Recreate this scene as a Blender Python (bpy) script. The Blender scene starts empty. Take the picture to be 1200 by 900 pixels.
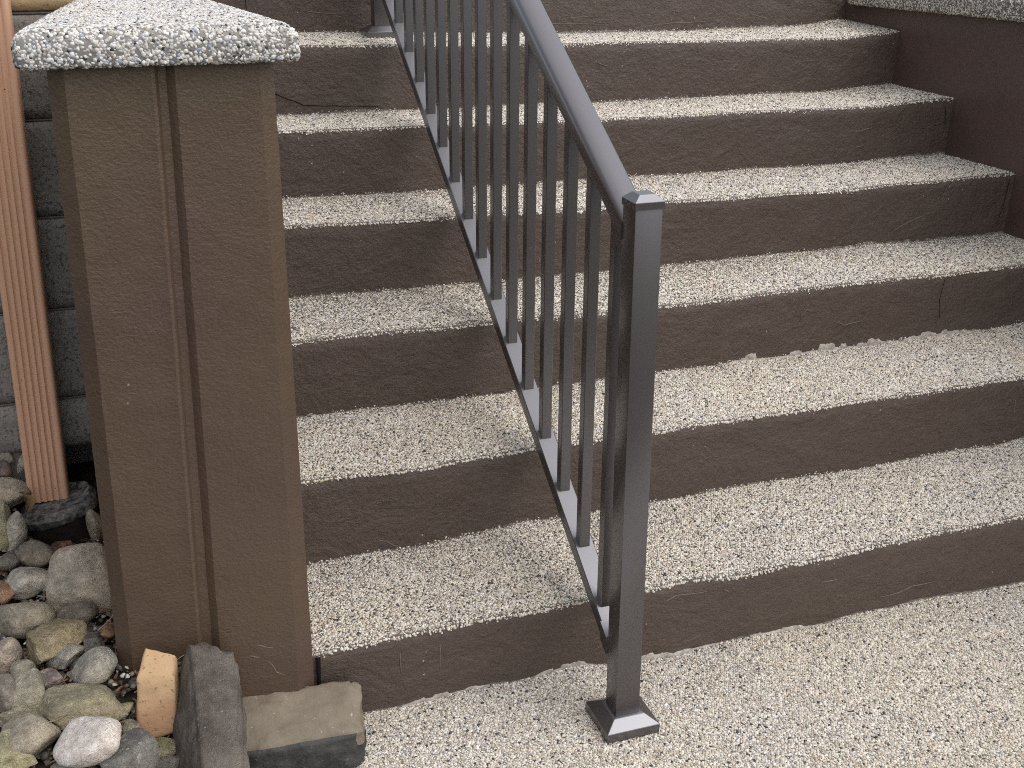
import bpy, bmesh, math, random
import numpy as np
from mathutils import Vector, Matrix

SC = bpy.context.scene
COL = SC.collection

# ------------------------------------------------------------------ camera
cam_d = bpy.data.cameras.new('camera'); cam = bpy.data.objects.new('camera', cam_d); COL.objects.link(cam)
cam_d.sensor_width = 36.0
cam_d.lens = 1375.65 / 1200 * 36.0
cam_d.clip_start = 0.05; cam_d.clip_end = 500
_R = Vector((0.94467518, -0.32796227, 0.00543604)); _U = Vector((0.11744774, 0.35368218, 0.92796279)); _F = Vector((0.30625941, 0.87598497, -0.3726332))
cam.matrix_world = Matrix(((_R.x, _U.x, -_F.x, -1.02999452), (_R.y, _U.y, -_F.y, -1.5220357), (_R.z, _U.z, -_F.z, 1.43749298), (0, 0, 0, 1)))
SC.camera = cam

# ------------------------------------------------------------------ light: overcast day
TO_SUN = Vector((0.45, -0.35, 0.95)).normalized()
world = bpy.data.worlds.new('World'); SC.world = world; world.use_nodes = True
wn = world.node_tree.nodes; wl = world.node_tree.links
sky = wn.new('ShaderNodeTexSky'); sky.sky_type = 'NISHITA'; sky.sun_disc = False
sky.sun_elevation = math.asin(TO_SUN.z); sky.sun_rotation = math.atan2(TO_SUN.x, TO_SUN.y)
sky.air_density = 1.0; sky.dust_density = 3.0; sky.ozone_density = 1.0
hs = wn.new('ShaderNodeHueSaturation'); hs.inputs['Saturation'].default_value = 0.36      # thin cloud greys the blue
wl.new(sky.outputs[0], hs.inputs['Color']); wl.new(hs.outputs[0], wn['Background'].inputs[0]); wn['Background'].inputs[1].default_value = 0.15
sun_d = bpy.data.lights.new('sun', 'SUN'); sun_d.energy = 0.8; sun_d.angle = math.radians(125); sun_d.color = (1.0, 0.94, 0.86)
sun = bpy.data.objects.new('sun', sun_d); COL.objects.link(sun)
sun.rotation_euler = (-TO_SUN).to_track_quat('-Z', 'Y').to_euler(); sun.location = (3, -4, 6)
SC.view_settings.view_transform = 'Standard'; SC.view_settings.look = 'None'
SC.view_settings.exposure = 0.68; SC.view_settings.gamma = 1.0

SC.cycles.filter_width = 1.05; SC.cycles.use_denoising = False

# ------------------------------------------------------------------ measured stair profile (x in m, dy and dz in mm)
H = 0.18; T = 0.31766; BAT = 0.00896; XW = 1.533; XL = -0.79
NOSE = {
    1: [(-0.77,-6.6,-9.6), (-0.71,-5.6,-8.1), (-0.66,-4.5,-6.5), (-0.59,-4.3,-6.3), (-0.52,-4.5,-6.6), (-0.45,-3.2,-4.7), (-0.37,-4.2,-6.2), (-0.33,-5.5,-8.0), (-0.28,-3.9,-5.7), (-0.23,-4.2,-6.1), (-0.10,-4.2,-6.0), (-0.06,-4.5,-6.5), (0.00,-2.2,-3.2), (0.08,-7.5,-10.9), (0.14,-9.2,-13.2), (0.20,-5.9,-8.5), (0.30,-6.8,-9.9), (0.38,-6.5,-9.4), (0.44,-3.7,-5.4), (0.52,-4.1,-6.0), (0.62,-0.3,-0.5), (0.72,-3.0,-4.4), (0.83,-0.5,-0.8)],
    2: [(-0.71,0.8,1.6), (-0.65,1.1,2.3), (-0.57,-1.0,-2.0), (-0.50,-2.7,-5.3), (-0.45,-3.0,-5.9), (-0.40,0.1,0.2), (-0.31,0.5,1.1), (-0.22,1.4,2.9), (-0.14,1.7,3.4), (-0.09,1.1,2.2), (-0.06,1.1,2.2), (0.06,1.0,1.9), (0.10,0.1,0.2), (0.15,2.3,4.6), (0.26,1.3,2.6), (0.35,1.6,3.1), (0.49,1.0,2.1), (0.61,2.7,5.4), (0.78,1.8,3.6), (0.95,2.7,5.5), (1.08,2.9,5.8)],
    3: [(-0.67,2.1,6.0), (-0.61,3.2,9.0), (-0.53,3.7,10.3), (-0.42,3.2,8.9), (-0.33,2.0,5.5), (-0.25,1.8,5.0), (-0.22,2.0,5.5), (-0.16,2.0,5.6), (-0.10,2.0,5.6), (-0.04,1.6,4.5), (0.01,0.5,1.5), (0.07,-0.3,-0.8), (0.22,1.3,3.5), (0.28,-0.1,-0.2), (0.34,0.2,0.6), (0.42,1.0,2.9), (0.52,1.6,4.4), (0.67,2.7,7.6), (0.80,2.5,6.9), (0.96,2.9,8.2), (1.06,1.4,3.9), (1.14,2.2,6.0), (1.32,2.5,6.9)],
    4: [(-0.63,3.0,11.9), (-0.54,2.4,9.5), (-0.46,1.9,7.4), (-0.33,1.1,4.3), (-0.21,1.1,4.1), (-0.11,1.4,5.4), (-0.04,0.6,2.4), (0.01,-0.2,-0.9), (0.07,-0.2,-0.6), (0.13,-1.3,-4.9), (0.20,-0.3,-1.0), (0.38,0.5,1.8), (0.48,-0.2,-0.6), (0.59,-0.8,-3.1), (0.69,-0.3,-1.1), (0.86,-1.0,-3.7), (0.97,-1.3,-5.1), (1.08,0.4,1.6), (1.26,0.0,0.1), (1.38,1.2,4.7), (1.51,1.6,6.4)],
    5: [(-0.59,0.9,5.0), (-0.47,0.6,3.6), (-0.38,0.6,3.5), (-0.24,0.2,1.2), (-0.20,0.3,1.5), (-0.07,-0.4,-2.6), (-0.02,-0.5,-2.7), (0.02,-0.4,-2.5), (0.07,-0.5,-2.6), (0.13,-0.6,-3.2), (0.21,-0.7,-4.2), (0.30,-2.0,-11.2), (0.36,-0.8,-4.6), (0.52,-1.3,-7.3), (0.63,-1.3,-7.5), (0.80,-0.9,-5.4), (1.04,-1.7,-9.6), (1.19,-1.8,-10.0), (1.31,-1.4,-7.7), (1.41,0.2,1.0), (1.51,0.3,1.9)],
    6: [(-0.46,0.8,7.6), (-0.31,0.3,3.4), (-0.19,0.2,2.4), (-0.12,0.0,0.3), (-0.05,-0.4,-3.9), (0.03,-0.4,-3.7), (0.08,-0.5,-5.2), (0.13,-0.7,-6.5), (0.18,-0.6,-5.5), (0.31,-1.0,-9.0), (0.49,-1.0,-9.0), (0.67,-1.2,-11.2), (0.91,-1.6,-15.0), (1.22,-1.8,-16.7), (1.29,-2.2,-19.7), (1.39,-1.2,-11.5), (1.49,-0.6,-5.8), (1.54,0.1,1.1)],
}
BACK = {
    0: [(-0.67,3.9,5.0), (-0.59,3.6,4.6), (-0.55,5.0,6.5), (-0.50,6.2,8.0), (-0.43,7.7,10.0), (-0.38,4.8,6.2), (-0.30,6.5,8.5), (-0.24,9.9,13.0), (-0.18,2.4,3.2), (-0.09,0.1,0.1), (-0.03,-4.0,-5.1), (0.04,0.2,0.2), (0.14,1.3,1.6), (0.25,-1.7,-2.2), (0.33,-4.2,-5.4), (0.42,2.0,2.6), (0.53,-0.6,-0.8), (0.58,3.2,4.2), (0.67,-0.0,-0.0), (0.76,-2.6,-3.4), (0.88,-3.1,-4.0)],
    1: [(-0.72,-7.6,-13.0), (-0.62,-5.1,-8.8), (-0.54,-5.7,-9.6), (-0.51,-8.1,-13.7), (-0.43,-4.6,-7.9), (-0.35,-3.3,-5.6), (-0.23,1.5,2.7), (-0.16,-2.1,-3.6), (-0.08,0.5,0.9), (0.06,-0.4,-0.6), (0.15,-0.7,-1.2), (0.24,1.7,3.0), (0.35,1.6,2.7), (0.52,0.2,0.3), (0.63,-1.7,-3.0), (0.71,0.1,0.2), (0.76,0.9,1.5), (0.92,3.2,5.6), (1.04,0.2,0.4), (1.12,5.0,8.7)],
    2: [(-0.67,1.7,4.0), (-0.58,1.3,3.0), (-0.51,2.0,4.7), (-0.42,0.1,0.3), (-0.33,0.4,0.9), (-0.25,0.3,0.8), (-0.15,-0.3,-0.8), (-0.06,1.3,2.9), (-0.01,0.4,0.9), (0.05,1.0,2.3), (0.08,0.5,1.1), (0.22,1.8,4.1), (0.30,1.7,4.0), (0.40,0.8,2.0), (0.47,3.8,8.9), (0.52,1.4,3.3), (0.60,0.8,1.7), (0.70,3.4,7.8), (0.85,1.5,3.6), (1.02,4.2,9.8), (1.14,3.3,7.6), (1.25,2.3,5.4), (1.36,5.3,12.5)],
    3: [(-0.62,2.4,7.7), (-0.55,2.2,7.0), (-0.46,1.7,5.4), (-0.33,1.3,4.1), (-0.24,1.4,4.4), (-0.14,0.7,2.3), (-0.07,0.8,2.5), (-0.03,1.1,3.5), (0.02,0.9,2.9), (0.08,0.9,2.7), (0.14,0.5,1.7), (0.22,0.5,1.6), (0.38,0.5,1.5), (0.45,0.2,0.7), (0.55,0.3,1.1), (0.66,1.2,3.7), (0.77,1.3,4.2), (0.88,0.4,1.1), (1.04,2.0,6.2), (1.23,-0.4,-1.2), (1.39,-0.2,-0.7), (1.52,0.6,1.7)],
    4: [(-0.58,1.6,6.8), (-0.48,1.0,4.4), (-0.39,0.6,2.7), (-0.24,-0.2,-0.8), (-0.13,0.0,0.0), (-0.05,0.4,1.8), (0.03,0.3,1.3), (0.08,0.1,0.4), (0.13,0.4,1.9), (0.20,0.5,2.3), (0.26,0.7,3.2), (0.41,0.3,1.4), (0.60,-0.6,-2.7), (0.71,-0.5,-2.2), (0.83,0.2,0.8), (0.94,-0.8,-3.6), (1.07,-1.3,-5.6), (1.22,-0.4,-1.8), (1.38,1.1,4.8), (1.55,0.7,3.3)],
    5: [(-0.54,-0.7,-4.4), (-0.46,-0.9,-5.9), (-0.31,-0.9,-5.5), (-0.16,-1.0,-6.1), (-0.13,-1.4,-8.6), (0.00,-1.5,-9.5), (0.08,-0.9,-5.6), (0.19,-0.8,-5.1), (0.25,-0.5,-2.9), (0.41,-1.5,-9.6), (0.51,-1.8,-11.0), (0.62,-1.7,-10.7), (0.80,-1.7,-10.4), (0.99,-1.2,-7.3), (1.25,-1.9,-12.2), (1.42,0.1,0.6), (1.56,1.0,6.3)],
    6: [(-0.42,1.1,12.4), (-0.34,1.2,13.0), (-0.23,0.7,7.8), (0.17,-0.2,-2.0), (0.23,-0.6,-6.3), (0.30,-0.5,-5.2), (0.42,-1.1,-10.8), (0.64,-1.2,-12.2), (0.89,-1.4,-14.2), (1.09,-1.0,-10.5), (1.29,-0.9,-9.5), (1.43,-0.1,-1.2), (1.47,0.9,9.5), (1.55,1.0,10.8)],
}
STONES = [
    ('big rounded grey river stone with a tan lower edge against the brown pillar', 'r', (-1.1622, 0.5359, 0.2853), (0.0605, 0.0757, 0.0683), 43.7, (160, 153, 144)),
    ('smooth olive brown oval stone left of the big grey stone, below the downspout boot', 'r', (-1.2454, 0.688, 0.2608), (0.0386, 0.0373, 0.0231), 0.0, (107, 101, 94)),
    ('pale speckled oval stone left of the big rounded grey stone', 'r', (-1.2541, 0.5766, 0.265), (0.0385, 0.0408, 0.0253), 23.6, (158, 157, 154)),
    ('upright light grey egg shaped stone leaning left of the black downspout boot', 'r', (-1.2832, 0.7442, 0.2854), (0.0221, 0.0276, 0.0475), 0.0, (143, 143, 138)),
    ('dark grey stone just below the upright egg shaped stone', 'r', (-1.2977, 0.6717, 0.2605), (0.0215, 0.0275, 0.0171), 0.0, (98, 98, 97)),
    ('small greenish grey chip in front of the black downspout boot', 'a', (-1.2216, 0.8575, 0.2064), (0.0307, 0.0283, 0.0141), -38.5, (136, 134, 116)),
    ('orange brown banded stone at the left picture edge above the blue grey boulder', 'r', (-1.3002, 0.5582, 0.259), (0.0222, 0.0326, 0.0202), 0.0, (142, 108, 84)),
    ('large blue grey and tan boulder at the left picture edge', 'r', (-1.2632, 0.4463, 0.2632), (0.0501, 0.0535, 0.0332), 27.7, (122, 117, 107)),
    ('flat tan slab with a rusty edge tilted up to the right', 'a', (-1.2147, 0.3776, 0.2556), (0.0595, 0.0418, 0.0209), 51.0, (134, 124, 98)),
    ('pinkish tan oval stone at the left picture edge below the blue grey boulder', 'r', (-1.2875, 0.3438, 0.2572), (0.0218, 0.0272, 0.0317), -18.4, (148, 137, 127)),
    ('smooth grey wedge lying beneath the tan slab', 'a', (-1.1921, 0.3387, 0.2444), (0.0353, 0.0258, 0.0129), 55.4, (130, 131, 129)),
    ('round plain grey stone beside the lower left corner of the pillar', 'r', (-1.1421, 0.273, 0.2509), (0.0374, 0.0438, 0.0272), 9.0, (128, 128, 126)),
    ('small purple grey pointed stone between the slabs', 'a', (-1.2193, 0.2802, 0.2399), (0.02, 0.0279, 0.014), 33.4, (108, 99, 102)),
    ('small light grey oval standing above the triangular stone', 'r', (-1.2567, 0.312, 0.2474), (0.0173, 0.0216, 0.0216), -46.8, (126, 124, 116)),
    ('triangular pale green grey stone left of the olive slab', 'a', (-1.2471, 0.2367, 0.2513), (0.0279, 0.0348, 0.0264), 0.0, (122, 121, 110)),
    ('flat olive green slab with a tan upper end, behind the pinkish white cobble', 'a', (-1.1705, 0.1924, 0.2442), (0.0609, 0.0492, 0.0246), 13.9, (120, 117, 98)),
    ('pinkish white speckled cobble, brightest of the stones at the bottom', 'r', (-1.1532, 0.0864, 0.2473), (0.0541, 0.0442, 0.0274), 46.5, (178, 170, 170)),
    ('big rounded grey tan stone at the bottom left corner', 'r', (-1.2468, 0.1373, 0.2409), (0.0426, 0.0467, 0.029), 16.9, (132, 128, 118)),
    ('yellow green mossy stone at the bottom left picture edge', 'a', (-1.2692, 0.1124, 0.2413), (0.0315, 0.0368, 0.0184), 16.7, (128, 126, 100)),
    ('dark brown grey stone at the left edge beside the triangular stone', 'r', (-1.284, 0.2363, 0.247), (0.0236, 0.0294, 0.0405), 0.0, (106, 101, 97)),
    ('dark slate grey wedge at the bottom next to the tall slab', 'a', (-1.1042, 0.0758, 0.2149), (0.0453, 0.0386, 0.0193), 30.9, (92, 94, 96)),
    ('small olive green oval stone left of the yellow brick piece', 'r', (-1.1086, 0.1847, 0.2211), (0.021, 0.0182, 0.0113), 24.8, (112, 110, 84)),
    ('small dull green stone below the yellow brick piece', 'r', (-1.1006, 0.1543, 0.2075), (0.0166, 0.0161, 0.01), 0.0, (106, 104, 92)),
    ('long olive pebble below the brick piece and beside the tall slab', 'r', (-1.054, 0.1314, 0.1686), (0.0264, 0.0196, 0.0121), -37.5, (112, 109, 80)),
    ('dark grey stone cut by the bottom edge beside the tall slab', 'r', (-1.0448, 0.0898, 0.168), (0.0301, 0.0111, 0.015), 15.9, (100, 100, 97)),
    ('brown grey stone half hidden below the big rounded grey stone', 'r', (-1.1758, 0.4494, 0.2502), (0.0448, 0.0157, 0.0224), 0.0, (106, 100, 94)),
    ('small dark grey stone right of the tan slab', 'a', (-1.1485, 0.3721, 0.2429), (0.018, 0.0221, 0.011), 0.0, (92, 92, 92)),
    ('small orange brown pebble against the pillar', 'r', (-1.1191, 0.3844, 0.2465), (0.0137, 0.0203, 0.0126), 0.0, (134, 102, 70)),
    ('grey brown rounded stone left of the downspout foot', 'r', (-1.2941, 0.875, 0.3148), (0.0354, 0.0479, 0.0297), -40.8, (140, 134, 124)),
    ('pale grey standing stone between block wall and downspout foot', 'r', (-1.2823, 0.9832, 0.3466), (0.0275, 0.0344, 0.0414), 42.5, (158, 158, 156)),
    ('yellowish green rough rock at the left picture edge', 'a', (-1.3092, 0.746, 0.3025), (0.022, 0.0275, 0.051), 0.0, (136, 134, 108)),
    ('tan stone half hidden between downspout boot and pillar', 'r', (-1.1335, 0.7882, 0.2497), (0.0177, 0.0221, 0.0402), 0.0, (140, 128, 112)),
    ('small white pebble between the speckled oval and the big grey stone', 'r', (-1.2274, 0.5657, 0.2605), (0.0128, 0.016, 0.016), 0.0, (176, 174, 170)),
    ('small reddish brown chip touching the big rounded grey stone', 'a', (-1.2078, 0.8109, 0.2045), (0.016, 0.02, 0.0147), 51.1, (136, 98, 82)),
    ('dark purple stone below the block wall at the left edge', 'r', (-1.3062, 0.9133, 0.3461), (0.0178, 0.0223, 0.0191), 0.0, (94, 80, 84)),
    ('dark grey rough rock under the block wall at the left edge', 'a', (-1.3036, 0.9647, 0.3701), (0.0217, 0.0272, 0.0228), 0.0, (110, 110, 108)),
    ('small dark stone at the bottom edge under the pinkish white cobble', 'r', (-1.2016, 0.0662, 0.2272), (0.0156, 0.0117, 0.0072), 0.0, (104, 104, 102)),
    ('flat brownish pebble wedged under the pale speckled oval', 'r', (-1.2174, 0.4982, 0.2488), (0.0235, 0.0146, 0.0118), 0.0, (120, 112, 104)),
    ('small brown grey chip above the bottom left boulder', 'a', (-1.266, 0.1909, 0.2337), (0.0205, 0.0213, 0.0107), 32.5, (118, 112, 100)),
    ('grey green pebble tucked behind the pinkish white cobble', 'r', (-1.1403, 0.142, 0.2301), (0.0177, 0.0159, 0.0098), 0.0, (112, 110, 98)),
    ('dark pebble between the reddish chip and the big grey stone', 'r', (-1.1686, 0.6558, 0.2546), (0.0168, 0.0232, 0.0144), 0.0, (110, 104, 98)),
    ('small tan pebble left of the olive slab end', 'r', (-1.2354, 0.1885, 0.2329), (0.0151, 0.0161, 0.01), 0.0, (128, 120, 108)),
    ('small dark chip left of the round plain grey stone', 'a', (-1.1723, 0.2858, 0.2372), (0.0188, 0.0188, 0.0094), 33.4, (104, 98, 92)),
    ('small tan grey pebble right under the yellow brick piece', 'r', (-1.0743, 0.1704, 0.1717), (0.0141, 0.0127, 0.0079), 0.0, (120, 112, 100)),
]
rng = np.random.default_rng(7); random.seed(7)

# ------------------------------------------------------------------ helpers
def s2l(c):
    return tuple((v / 12.92 if v <= .04045 else ((v + .055) / 1.055) ** 2.4) for v in (k / 255. for k in c))

def _hash(ix, iy, iz, seed):
    n = (ix * 374761393 + iy * 668265263 + iz * 2147483647 + seed * 974711) & 0xFFFFFFFF
    n = ((n ^ (n >> 13)) * 1274126177) & 0xFFFFFFFF
    return ((n ^ (n >> 16)) & 0xFFFF) / 65535.0

def vnoise(P, scale=1.0, seed=0, octaves=3):
    P = np.asarray(P, float) * scale; out = np.zeros(len(P)); amp = 1.0; tot = 0
    for o in range(octaves):
        I = np.floor(P).astype(np.int64); F = P - I; F = F * F * (3 - 2 * F); v = 0
        for dx in (0, 1):
            for dy in (0, 1):
                for dz in (0, 1):
                    w = (F[:, 0] if dx else 1 - F[:, 0]) * (F[:, 1] if dy else 1 - F[:, 1]) * (F[:, 2] if dz else 1 - F[:, 2])
                    v = v + w * _hash(I[:, 0] + dx, I[:, 1] + dy, I[:, 2] + dz, seed + o * 17)
        out += amp * (v * 2 - 1); tot += amp; amp *= .5; P = P * 2.03 + 5.1
    return out / tot

def link(name, me, mat=None, parent=None, base=None, smooth=True):
    o = bpy.data.objects.new(name, me); COL.objects.link(o)
    if mat is not None and len(me.materials) == 0: me.materials.append(mat)
    if smooth: me.shade_smooth()
    if parent is not None:
        o.parent = parent
        o.location = -wpos(parent) if base is None else Vector(base) - wpos(parent)
    elif base is not None: o.location = base
    return o

def wpos(o):
    v = Vector((0, 0, 0))
    while o is not None: v = v + o.location; o = o.parent
    return v

def mesh(name, verts, faces, mat=None, parent=None, base=None, smooth=True):
    me = bpy.data.meshes.new(name); me.from_pydata([tuple(v) for v in verts], [], faces); me.update()
    return link(name, me, mat, parent, base, smooth)

def bmobj(name, bm, mat=None, parent=None, base=None, smooth=False):
    me = bpy.data.meshes.new(name); bm.to_mesh(me); bm.free()
    return link(name, me, mat, parent, base, smooth)

def thing(name, label, cat, loc, group=None):
    o = bpy.data.objects.new(name, None); COL.objects.link(o); o.location = loc; o.empty_display_size = .05
    return tag(o, label, cat, group)

def tag(o, label, cat, group=None):
    o['label'] = label; o['category'] = cat; o['kind'] = 'thing'
    if group: o['group'] = group
    return o

def grid_faces(nr, nc):
    return [(i * nc + j, i * nc + j + 1, (i + 1) * nc + j + 1, (i + 1) * nc + j) for i in range(nr - 1) for j in range(nc - 1)]

def box_bm(lo, hi, bev=0.0, seg=2):
    bm = bmesh.new(); bmesh.ops.create_cube(bm, size=1.0)
    for v in bm.verts: v.co = Vector((lo[k] + (v.co[k] + .5) * (hi[k] - lo[k]) for k in range(3)))
    if bev: bmesh.ops.bevel(bm, geom=bm.edges[:], offset=bev, segments=seg, profile=.6, affect='EDGES')
    return bm

def loft_bm(rings, cap=True):
    bm = bmesh.new(); R = [[bm.verts.new(tuple(p)) for p in r] for r in rings]; n = len(R[0])
    for a, b in zip(R[:-1], R[1:]):
        for i in range(n): bm.faces.new((a[i], a[(i + 1) % n], b[(i + 1) % n], b[i]))
    if cap:
        bm.faces.new(R[0][::-1]); bm.faces.new(R[-1])
    bmesh.ops.recalc_face_normals(bm, faces=bm.faces[:])
    return bm

def auto(o, ang=35):
    me = o.data; me.shade_smooth()
    try: me.set_sharp_from_angle(angle=math.radians(ang))
    except Exception: pass
    return o

# ------------------------------------------------------------------ materials
class Mat:
    def __init__(s, name, rough=.5, spec=.5, metal=0.0):
        s.m = bpy.data.materials.new(name); s.m.use_nodes = True; s.nt = s.m.node_tree; s.N = s.nt.nodes; s.L = s.nt.links
        s.b = s.N['Principled BSDF']; s.b.inputs['Roughness'].default_value = rough
        s.b.inputs['Specular IOR Level'].default_value = spec; s.b.inputs['Metallic'].default_value = metal
        s.tc = s.N.new('ShaderNodeTexCoord').outputs['Object']
    def map(s, scale=(1, 1, 1)):
        n = s.N.new('ShaderNodeMapping'); n.inputs['Scale'].default_value = scale; s.L.new(s.tc, n.inputs[0]); return n.outputs[0]
    def noise(s, scale, detail=4, rough=.55, vec=None, dist=0):
        n = s.N.new('ShaderNodeTexNoise'); n.inputs['Scale'].default_value = scale; n.inputs['Detail'].default_value = detail
        n.inputs['Roughness'].default_value = rough; n.inputs['Distortion'].default_value = dist
        s.L.new(vec or s.tc, n.inputs['Vector']); return n.outputs['Fac']
    def voro(s, scale, feature='F1', vec=None, out='Distance'):
        n = s.N.new('ShaderNodeTexVoronoi'); n.feature = feature; n.inputs['Scale'].default_value = scale
        s.L.new(vec or s.tc, n.inputs['Vector']); return n.outputs[out]
    def ramp(s, fac, stops, interp='LINEAR'):
        n = s.N.new('ShaderNodeValToRGB'); n.color_ramp.interpolation = interp; e = n.color_ramp.elements
        while len(e) < len(stops): e.new(.5)
        for el, (p, c) in zip(e, stops):
            el.position = p; el.color = tuple(c) + (1,) if not isinstance(c, (int, float)) else (c, c, c, 1)
        s.L.new(fac, n.inputs[0]); return n.outputs[0]
    def mix(s, fac, a, b, mode='MIX'):
        n = s.N.new('ShaderNodeMix'); n.data_type = 'RGBA'; n.blend_type = mode
        for k, v in ((0, fac), (6, a), (7, b)):
            if isinstance(v, (int, float)): n.inputs[k].default_value = v if k == 0 else (v, v, v, 1)
            elif isinstance(v, tuple): n.inputs[k].default_value = v + (1,)
            else: s.L.new(v, n.inputs[k])
        return n.outputs[2]
    def math(s, op, a, b=0.0):
        n = s.N.new('ShaderNodeMath'); n.operation = op
        for k, v in ((0, a), (1, b)):
            if isinstance(v, (int, float)): n.inputs[k].default_value = v
            else: s.L.new(v, n.inputs[k])
        return n.outputs[0]
    def color(s, c):
        if isinstance(c, tuple): s.b.inputs['Base Color'].default_value = c + (1,)
        else: s.L.new(c, s.b.inputs['Base Color'])
    def rough(s, v): s.L.new(v, s.b.inputs['Roughness'])
    def bump(s, h, dist, strength=1.0, prev=None):
        n = s.N.new('ShaderNodeBump'); n.inputs['Distance'].default_value = dist; n.inputs['Strength'].default_value = strength
        s.L.new(h, n.inputs['Height'])
        if prev is not None: s.L.new(prev, n.inputs['Normal'])
        s.L.new(n.outputs[0], s.b.inputs['Normal']); return n.outputs[0]

BROWN = (0.106, 0.074, 0.059)
OLIVE = (0.092, 0.062, 0.036)

def paint_riser():
    m = Mat('brown_paint_riser', .42, .45)
    uv = m.N.new('ShaderNodeUVMap').outputs[0]; sp = m.N.new('ShaderNodeSeparateXYZ'); m.L.new(uv, sp.inputs[0]); v = sp.outputs[1]
    n1 = m.noise(3.0, 4); n2 = m.noise(28, 5, .65)
    c = m.mix(m.ramp(n1, [(.3, 0.), (.7, 1.)]), BROWN, (0.096, 0.072, 0.057))
    c = m.mix(m.ramp(n2, [(.35, .5), (.75, 0.)]), c, (0.076, 0.053, 0.043))
    # pale scuffs and paint specks
    st = m.noise(46, 6, .75, m.map((.5, 1, 1.7)), 1.2)
    c = m.mix(m.math('MULTIPLY', m.ramp(st, [(.62, 0.), (.70, 1.)]), .38), c, (0.25, 0.21, 0.185))
    sp2 = m.voro(34, 'F1'); spn = m.noise(7, 2)
    c = m.mix(m.math('MULTIPLY', m.ramp(sp2, [(.05, 1.), (.075, 0.)]), m.ramp(spn, [(.54, 0.), (.60, .8)])), c, (0.50, 0.45, 0.38))
    # bare cement where the paint stops short of the pebbles
    edge = m.noise(60, 5, .7, m.map((1, 1, .5))); patch = m.noise(3.1, 2)
    thr = m.math('MULTIPLY', m.ramp(edge, [(.40, 0.), (.75, 1.)]), m.ramp(patch, [(.50, .015), (.68, .10)]))
    bare = m.math('LESS_THAN', v, thr)
    c = m.mix(m.math('MULTIPLY', bare, .6), c, m.mix(n2, (0.20, 0.18, 0.16), (0.42, 0.38, 0.33)))
    m.color(c)
    m.rough(m.ramp(n2, [(.3, .34), (.8, .58)]))
    b = m.bump(m.noise(11, 6, .62, m.map((.85, 1, 1.2)), .9), .016, .55)
    b = m.bump(m.noise(75, 5, .7), .0055, 1.0, b)
    rid = m.noise(16, 3, .5, m.map((.5, 1, 1.8)), 1.6)
    b = m.bump(m.ramp(rid, [(.46, 0.), (.50, 1.), (.54, 0.)]), .0030, .15, b)
    return m.m

def paint_wall(name, col, col2, orange=.002, seed=0.0):
    m = Mat(name, .40, .45)
    n1 = m.noise(2.3 + seed, 3); n2 = m.noise(55, 4, .6)
    c = m.mix(m.ramp(n1, [(.35, 0.), (.65, 1.)]), col, col2)
    sp2 = m.voro(26, 'F1'); spn = m.noise(5, 2)
    c = m.mix(m.math('MULTIPLY', m.ramp(sp2, [(.04, 1.), (.06, 0.)]), m.ramp(spn, [(.60, 0.), (.66, .5)])), c, (0.38, 0.34, 0.28))
    m.color(c); m.rough(m.ramp(n2, [(.3, .34), (.75, .52)]))
    b = m.bump(m.noise(7, 5, .6), .012, .40)
    b = m.bump(m.noise(150, 3, .6, m.map((1, 1, 1.25)), .3), orange, .6, b)
    rid = m.noise(22, 3, .5, m.map((.55, 1, 1.5)), 1.4)
    b = m.bump(m.ramp(rid, [(.48, 0.), (.50, 1.), (.52, 0.)]), .0018, .12, b)
    return m.m

def metal_paint():
    m = Mat('bronze_grey_metal', .30, .5)
    n = m.noise(900, 2); m.color(m.mix(m.noise(5, 2), (0.036, 0.029, 0.024), (0.042, 0.034, 0.028)))
    m.b.inputs['IOR'].default_value = 2.25; m.b.inputs['Specular Tint'].default_value = (.88, .90, 1.0, 1)  # bluish tint puts the lavender sky reflection into the paint
    m.bump(n, .0002, .25)
    return m.m

def pebble_mat():
    m = Mat('pebble_stone', .5, .4)
    a = m.N.new('ShaderNodeAttribute'); a.attribute_name = 'col'
    n = m.noise(420, 2)
    m.color(m.mix(m.ramp(n, [(.3, .25), (.7, 0.)]), a.outputs['Color'], (0.30, 0.26, 0.22), 'MULTIPLY'))
    return m.m

def aggregate_mat(name, scale=190):
    m = Mat(name, .6, .3)
    d = m.voro(scale); cell = m.voro(scale, out='Color')
    sp = m.N.new('ShaderNodeSeparateColor'); m.L.new(cell, sp.inputs[0])
    pal = m.ramp(sp.outputs[0], [(0, (.62, .58, .52)), (.25, (.68, .65, .59)), (.48, (.46, .41, .34)), (.58, (.70, .67, .61)), (.80, (.36, .33, .29)), (.86, (.58, .50, .43)), (.96, (.05, .05, .05))], 'CONSTANT')
    c = m.mix(m.ramp(d, [(.55, 0.), (.85, 1.)]), pal, (0.13, 0.12, 0.105))
    m.color(c); m.bump(m.ramp(d, [(.0, 1.), (.8, 0.)]), .003, .8)
    return m.m

def bed_cement():
    m = Mat('aggregate_bed', .8, .2); m.color(m.mix(m.noise(60, 4), (0.085, 0.075, 0.066), (0.17, 0.155, 0.135))); m.bump(m.noise(150, 3), .002, .6); return m.m

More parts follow.
